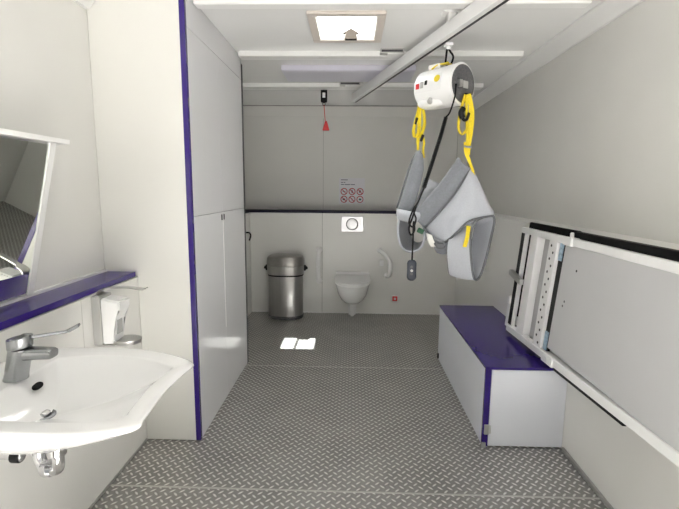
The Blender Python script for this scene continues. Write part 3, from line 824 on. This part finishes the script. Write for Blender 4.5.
# cross band
pad_strip('cross_band', [
    [P(397, 209, DL - .02), P(397, 213, DL - .03), P(398, 219, DL - .02)],
    [P(408, 211, DL - .07), P(408, 216, DL - .08), P(408, 222, DL - .07)],
    [P(415, 212, DL - .10), P(415, 217, DL - .11), P(415, 222, DL - .10)],
    [P(421, 213, DL - .10), P(420, 217, DL - .11), P(420, 221, DL - .10)]], 'sling', .012)
# left leg loop
lc_ = DL - .02
ringA = [P(400, 219, lc_), P(398, 233, lc_), P(402, 247, lc_), P(411, 252, lc_), P(421, 247, lc_), P(424.5, 235, lc_), P(421, 222, lc_), P(410, 216, lc_)]
cA = sum(ringA, Vector()) / 8
ringB = [cA + (p - cA) * .72 + Vector((.065, .16, .004)) for p in ringA]
ringM = [(a + b_) / 2 for a, b_ in zip(ringA, ringB)]
bm = B(); sheet(bm, [ringA, ringM, ringB], 4, 4, True); obj('leg_loop', bm, 'pad', sl, 60, 'small grey left leg loop', .012)
bm = B(); tube(bm, catmull(ringA, 6, True), .0065, 8, True); obj('binding', bm, 'sling', sl)
# right padded arm
pad_strip('back_pad', [
    [P(459, 158, DR + .02), P(463, 163, DR - .01), P(469.5, 168, DR)],
    [P(449, 172, DR + .04), P(455, 178, DR + .0), P(461, 183, DR + .01)],
    [P(437, 188, DR + .07), P(444, 194, DR + .03), P(450, 199, DR + .04)],
    [P(425, 201, DR + .10), P(431, 208, DR + .06), P(437, 214, DR + .07)],
    [P(414, 215, DR + .13), P(418, 221, DR + .09), P(424, 228, DR + .10)]], 'pad', .022, 'wide grey padded arm under the right strap')
# light leg panel
pad_strip('leg_panel', [
    [P(468, 168, DR + .012), P(470, 168, DR + .012), P(472, 170, DR + .014), P(474, 172, DR + .02)],
    [P(457, 186, DR + .03), P(464, 188, DR - .01), P(473, 188, DR - .03), P(482, 189, DR - .01)],
    [P(446, 202, DR + .05), P(456, 207, DR - .02), P(470, 205, DR - .07), P(489, 204, DR - .05)],
    [P(436, 214, DR + .07), P(448, 221, DR + .0), P(465, 215, DR - .08), P(494, 215, DR - .08)],
    [P(424, 227, DR + .10), P(440, 243, DR + .04), P(458, 231, DR - .06), P(480, 217.5, DR - .09)]], 'sling', .008, 'light grey leg panel', 4, 6)
bm = B(); tube(bm, catmull([P(424, 228, DR + .09), P(431, 236, DR + .06), P(439, 243.5, DR + .035), P(448, 240, DR - .01), P(458, 231.5, DR - .07), P(468, 222, DR - .09), P(480, 218, DR - .10), P(494, 215.5, DR - .09)], 6), .006, 8); obj('binding', bm, 'binding', sl)
bm = B(); tube(bm, catmull([P(470, 168, DR - .006), P(461, 184, DR - .006), P(450, 200, DR + .022), P(437, 215, DR + .05), P(424, 229, DR + .085)], 6), .005, 8); obj('binding', bm, 'binding', sl)
# hanging leg loop (open tube of cloth, mouth towards the right)
d0 = DR - .09
mouth = [P(494, 217, d0 + .02), P(490.5, 240, d0 + .02), P(484.5, 264, d0 + .01), P(479.5, 277, d0), P(474.5, 279, d0 - .01), P(471.8, 266, d0 - .02), P(470.5, 245, d0 - .02), P(472, 228, d0 - .02), P(479, 219, d0)]
far = [P(475, 222, d0 + .20), P(472, 243, d0 + .20), P(466, 262, d0 + .19), P(457, 273, d0 + .16), P(450, 274.5, d0 + .11), P(448, 263, d0 + .07), P(447.5, 248, d0 + .06), P(451, 236, d0 + .08), P(461, 226, d0 + .14)]
mid_ = [a.lerp(b_, .5) + Vector((0, 0, -.006)) for a, b_ in zip(mouth, far)]
bm = B(); sheet(bm, [mouth, mid_, far], 5, 5, True); obj('leg_loop', bm, 'sling', sl, 60, 'large light grey hanging leg loop', .008)
bm = B(); tube(bm, catmull(mouth, 7, True), .0068, 8, True); obj('binding', bm, 'binding', sl)
bm = B(); tube(bm, catmull(far, 7, True), .0045, 8, True); obj('binding', bm, 'binding', sl)
# yellow tab, dark strap, buckle, tag, clip
bm = B(); ribbon(bm, [P(468.5, 226, d0 - .02), P(467.5, 236, d0 - .022), P(464.5, 247, d0 - .015)], .022, .003, (1, .2, 0)); obj('tab', bm, 'yellow', sl, label='short yellow webbing tab')
pad_strip('lower_flap', [
    [P(434, 238, DR + .02), P(440, 241, DR + .0), P(447, 241, DR + .02)],
    [P(434.5, 247, DR + .03), P(441, 249, DR + .01), P(451, 246, DR + .02)],
    [P(437, 252, DR + .04), P(443, 254, DR + .03), P(450, 253, DR + .04)]], 'pad', .012)
bm = B(); tube(bm, catmull([P(424, 228, DR + .06), P(431, 238, DR + .02), P(437, 246, DR + .0), P(445, 247, DR - .01)], 6), .007, 8); p = P(440, 246, DR - .02); box(bm, tuple(p - Vector((.022, .008, .014))), tuple(p + Vector((.022, .008, .014))), .005); obj('buckle', bm, 'binding', sl)
bm = B(); sheet(bm, [[P(426, 233, DR + .01), P(432, 235, DR)], [P(428, 241, DR), P(434, 241, DR)], [P(431, 247, DR), P(437, 246.5, DR + .01)]], 3, 3); obj('care_tag', bm, 'cream_plastic', sl, 60, 'white care tag', .002)
bm = B(); p = P(420.5, 231, DR + .03); box(bm, tuple(p - Vector((.018, .008, .014))), tuple(p + Vector((.018, .008, .014))), .005, rot=Matrix.Rotation(radians(25), 3, 'Y')); obj('clip', bm, 'green', sl, label='small green clip')

# ------------------------------------------------------------------ boxed platform
bx0, bx1, by0, by1, bz = .705, XR - .001, 2.215, 3.46, .446
pl = thing('platform_box', 'low white platform box with purple top against the right wall', 'box', ((bx0 + bx1) / 2, (by0 + by1) / 2, 0))
bm = B(); box(bm, (bx0 + .018, by0 + .018, .003), (bx1, by1 - .003, bz - .014)); obj('body', bm, 'box', pl)
bm = B(); box(bm, (bx0, by0 + .003, .006), (bx0 + .018, by1, bz - .014), .002); obj('long_side_panel', bm, 'box', pl)
bm = B(); box(bm, (bx0 + .030, by0, .006), (bx1, by0 + .018, bz - .016), .002); obj('end_panel', bm, 'box', pl)
bm = B(); box(bm, (bx0 - .004, by0 - .004, bz - .014), (bx1, by1, bz), .003); obj('top_board', bm, 'purple', pl)
bm = B(); box(bm, (bx0 - .003, by0 - .003, .003), (bx0 + .028, by0 + .016, bz - .014), .003); obj('corner_strip', bm, 'purple', pl, label='purple corner strip')
bm = B(); box(bm, (bx0 + .004, by0 - .012, .075), (bx0 + .030, by0 - .002, .130), .003); lathe(bm, [(.008, -.02), (.008, .02)], (bx0 + .030, by0 - .010, .105), (0, .2, 1), 12); obj('latch', bm, 'satin', pl)
bm = B(); box(bm, (bx0 - .006, by0 - .014, .0), (bx0 + .016, by0 - .003, .03), .003); obj('foot_bolt', bm, 'satin', pl)
bm = B(); box(bm, (bx0 - .012, by1 - .05, .02), (bx0 - .001, by1 - .03, .06), .002); obj('far_latch', bm, 'black', pl)

# ------------------------------------------------------------------ folded changing table
ct = thing('folding_changing_table', 'white folding changing table hanging folded up on the right wall', 'changing table', (1.05, 1.8, .46))
XT, ZT, XB, ZBm = 1.062, 1.110, 1.008, .488
def tpt(y, f_, off=0.0):                    # f_ 0 bottom .. 1 top, off towards the room
    n = Vector((-(ZT - ZBm), 0, XT - XB)).normalized(); zb = ZBm + (2.8 - y) * .040; zt = ZT - (2.7 - y) * .004
    return Vector((XB + (XT - XB) * f_, y, zb + (zt - zb) * f_)) + n * off
nrm = Vector((-(ZT - ZBm), 0, XT - XB)).normalized()
YN, YE, YP = .55, 2.77, 2.20
bm = B(); bar(bm, tpt(YN, 0), tpt(YE, 0), .042, .042, nrm, .008); obj('bottom_tube', bm, 'frame', ct)
bm = B(); bar(bm, tpt(YN, 1), tpt(YE, 1), .036, .036, nrm, .006); obj('top_tube', bm, 'frame', ct)
bm = B(); bar(bm, tpt(YE - .05, .0, -.002), tpt(YE - .05, 1, -.002), .024, .024, nrm, .004); obj('end_tube', bm, 'frame', ct)
bm = B(); bar(bm, tpt(YE - .024, .04, .0), tpt(YE - .024, .985, .0), .046, .026, nrm, .002); obj('rubber_strip', bm, 'black', ct)
bm = B(); bar(bm, tpt((YE - .066 + 2.62) / 2, .03, -.026), tpt((YE - .066 + 2.62) / 2, .97, -.026), YE - .066 - 2.62, .012, nrm, .001); obj('head_sheet', bm, 'shaded_recess', ct)
bm = B(); bar(bm, tpt(2.565, .0, -.008), tpt(2.565, 1, -.008), .10, .05, nrm, .004); obj('upright', bm, 'frame', ct)
bm = B(); bar(bm, tpt(2.44, .03, -.030), tpt(2.44, .97, -.030), .16, .010, nrm, .001); obj('recessed_sheet', bm, 'shaded_recess', ct)
bm = B(); bar(bm, tpt(2.322, .0, -.008), tpt(2.322, 1, -.008), .092, .05, nrm, .004)
for k in range(16):
    f_ = .07 + .86 * k / 15; c0 = tpt(2.322 + (.012 if k % 2 else -.016), f_, .017)
    lathe(bm, [(.007, -.002), (.007, .0015)], c0, nrm, 10, 1)
obj('perforated_upright', bm, ['frame', 'dark'], ct)
bm = B(); bar(bm, tpt(2.245, .02, -.006), tpt(2.245, .98, -.006), .055, .012, nrm, .001); obj('gap_strip', bm, 'black', ct)
for f0, f1 in ((.04, .20), (.82, .97)):
    bm = B(); bar(bm, tpt(2.250, f0, .002), tpt(2.250, f1, .002), .034, .008, nrm, .002); obj('hinge', bm, 'bluetape', ct, label='pale blue-white hinge plate')
bm = B(); bar(bm, tpt((YN + YP) / 2, .03, .0), tpt((YN + YP) / 2, .975, .0), YP - YN - .005, .026, nrm, .004)
for y_, f_ in ((2.05, .79), (2.03, .20), (2.12, .48), (2.11, .52), (1.2, .8), (1.2, .2)):
    lathe(bm, [(.006, -.004), (.006, .002)], tpt(y_, f_, .0125), nrm, 12, 1)
obj('board', bm, ['board', 'dark'], ct)
bm = B(); bar(bm, tpt(2.20, 1, .006), tpt(2.12, 1, .006), .042, .046, nrm, .006); lathe(bm, [(.009, 0), (.009, .02), (.006, .024)], tpt(2.17, 1) + Vector((0, 0, .02)), (0, 0, 1), 14); obj('top_joint', bm, 'frame', ct)
bm = B(); bar(bm, tpt(2.22, 0, .004), tpt(2.10, 0, .004), .05, .05, nrm, .006); lathe(bm, [(.012, 0), (.012, .006)], tpt(2.16, 0, .027), nrm, 14); obj('bottom_joint', bm, 'frame', ct)
# mattress behind the board, its edge standing above the frame
bm = B()
def slab(bm, y0, y1, f0, f1, a, b_, bev):
    n0 = set(bm.faces); mid_f = (f0 + f1) / 2
    pa, pb = tpt((y0 + y1) / 2, f0, -(a + b_) / 2), tpt((y0 + y1) / 2, f1, -(a + b_) / 2)
    bar(bm, pa, pb, y1 - y0, b_ - a, nrm, bev)
slab(bm, YN, 2.199, .10, 1.095, .018, .062, .010); obj('mattress', bm, 'vinyl', ct, label='black mattress edge')
bm = B(); slab(bm, 2.199, YE + .035, .10, 1.085, .038, .061, .008); obj('head_mattress', bm, 'vinyl', ct, label='black head section of the mattress')
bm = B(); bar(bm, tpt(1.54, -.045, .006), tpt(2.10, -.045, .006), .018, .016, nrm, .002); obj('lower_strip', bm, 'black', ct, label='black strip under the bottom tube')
# handle and foot post at the far end
bm = B(); bar(bm, tpt(2.79, .565, .034), tpt(2.60, .515, .034), .026, .034, (0, 0, 1), .004); obj('release_handle', bm, 'satin', ct, label='grey release handle')
bm = B(); bar(bm, tpt(YE + .02, 0, .0), tpt(YE + .02, .30, .0), .05, .03, nrm, .005); bar(bm, tpt(YE + .012, .24, .012), tpt(YE + .012, .32, .012), .03, .03, nrm, .003); obj('foot_post', bm, 'frame', ct)
for y_ in (1.0, 2.5):
    bm = B(); box(bm, (1.06, y_ - .05, .56), (XR, y_ + .05, .62), .003); obj('wall_mount', bm, 'frame', ct)

# ------------------------------------------------------------------ light
wd = bpy.data.worlds.new('daylight'); S.world = wd; wd.use_nodes = True
bg = wd.node_tree.nodes['Background']; bg.inputs['Color'].default_value = (.93, .97, 1.0, 1); bg.inputs['Strength'].default_value = .5

sun = bpy.data.lights.new('sun', 'SUN'); sun.energy = 150; sun.angle = radians(.6); sun.color = (1, .985, .965)
so = bpy.data.objects.new('sun', sun); COL.objects.link(so)
sdv = Vector((-.45 - (-.03), 3.715 - 2.66, -2.40)).normalized()
so.rotation_euler = Vector((0, 0, -1)).rotation_difference(sdv).to_euler()


def area(name, loc, rot, sx, sy, e, col):
    l = bpy.data.lights.new(name, 'AREA'); l.shape = 'RECTANGLE'; l.size = sx; l.size_y = sy; l.energy = e; l.color = col
    o = bpy.data.objects.new(name, l); COL.objects.link(o); o.location = loc; o.rotation_euler = rot
    return o
area('doorway_daylight', (.28, YF - .05, 1.1), (radians(90), 0, 0), 1.5, 1.9, 2.5, (.95, .98, 1.0))
area('hatch_daylight', ((HX0 + HX1) / 2, (HY0 + HY1) / 2, zt2 + .03), (0, 0, 0), .31, .36, 26, (1, .99, .97))

S.view_settings.view_transform = 'Standard'; S.view_settings.look = 'None'
S.view_settings.exposure = -.85; S.view_settings.gamma = 1.0
try: S.view_settings.use_curve_mapping = False
except Exception: pass
S.cycles.sample_clamp_indirect = 40
S.cycles.max_bounces = 10; S.cycles.diffuse_bounces = 6; S.cycles.glossy_bounces = 6
S.cycles.use_denoising = True
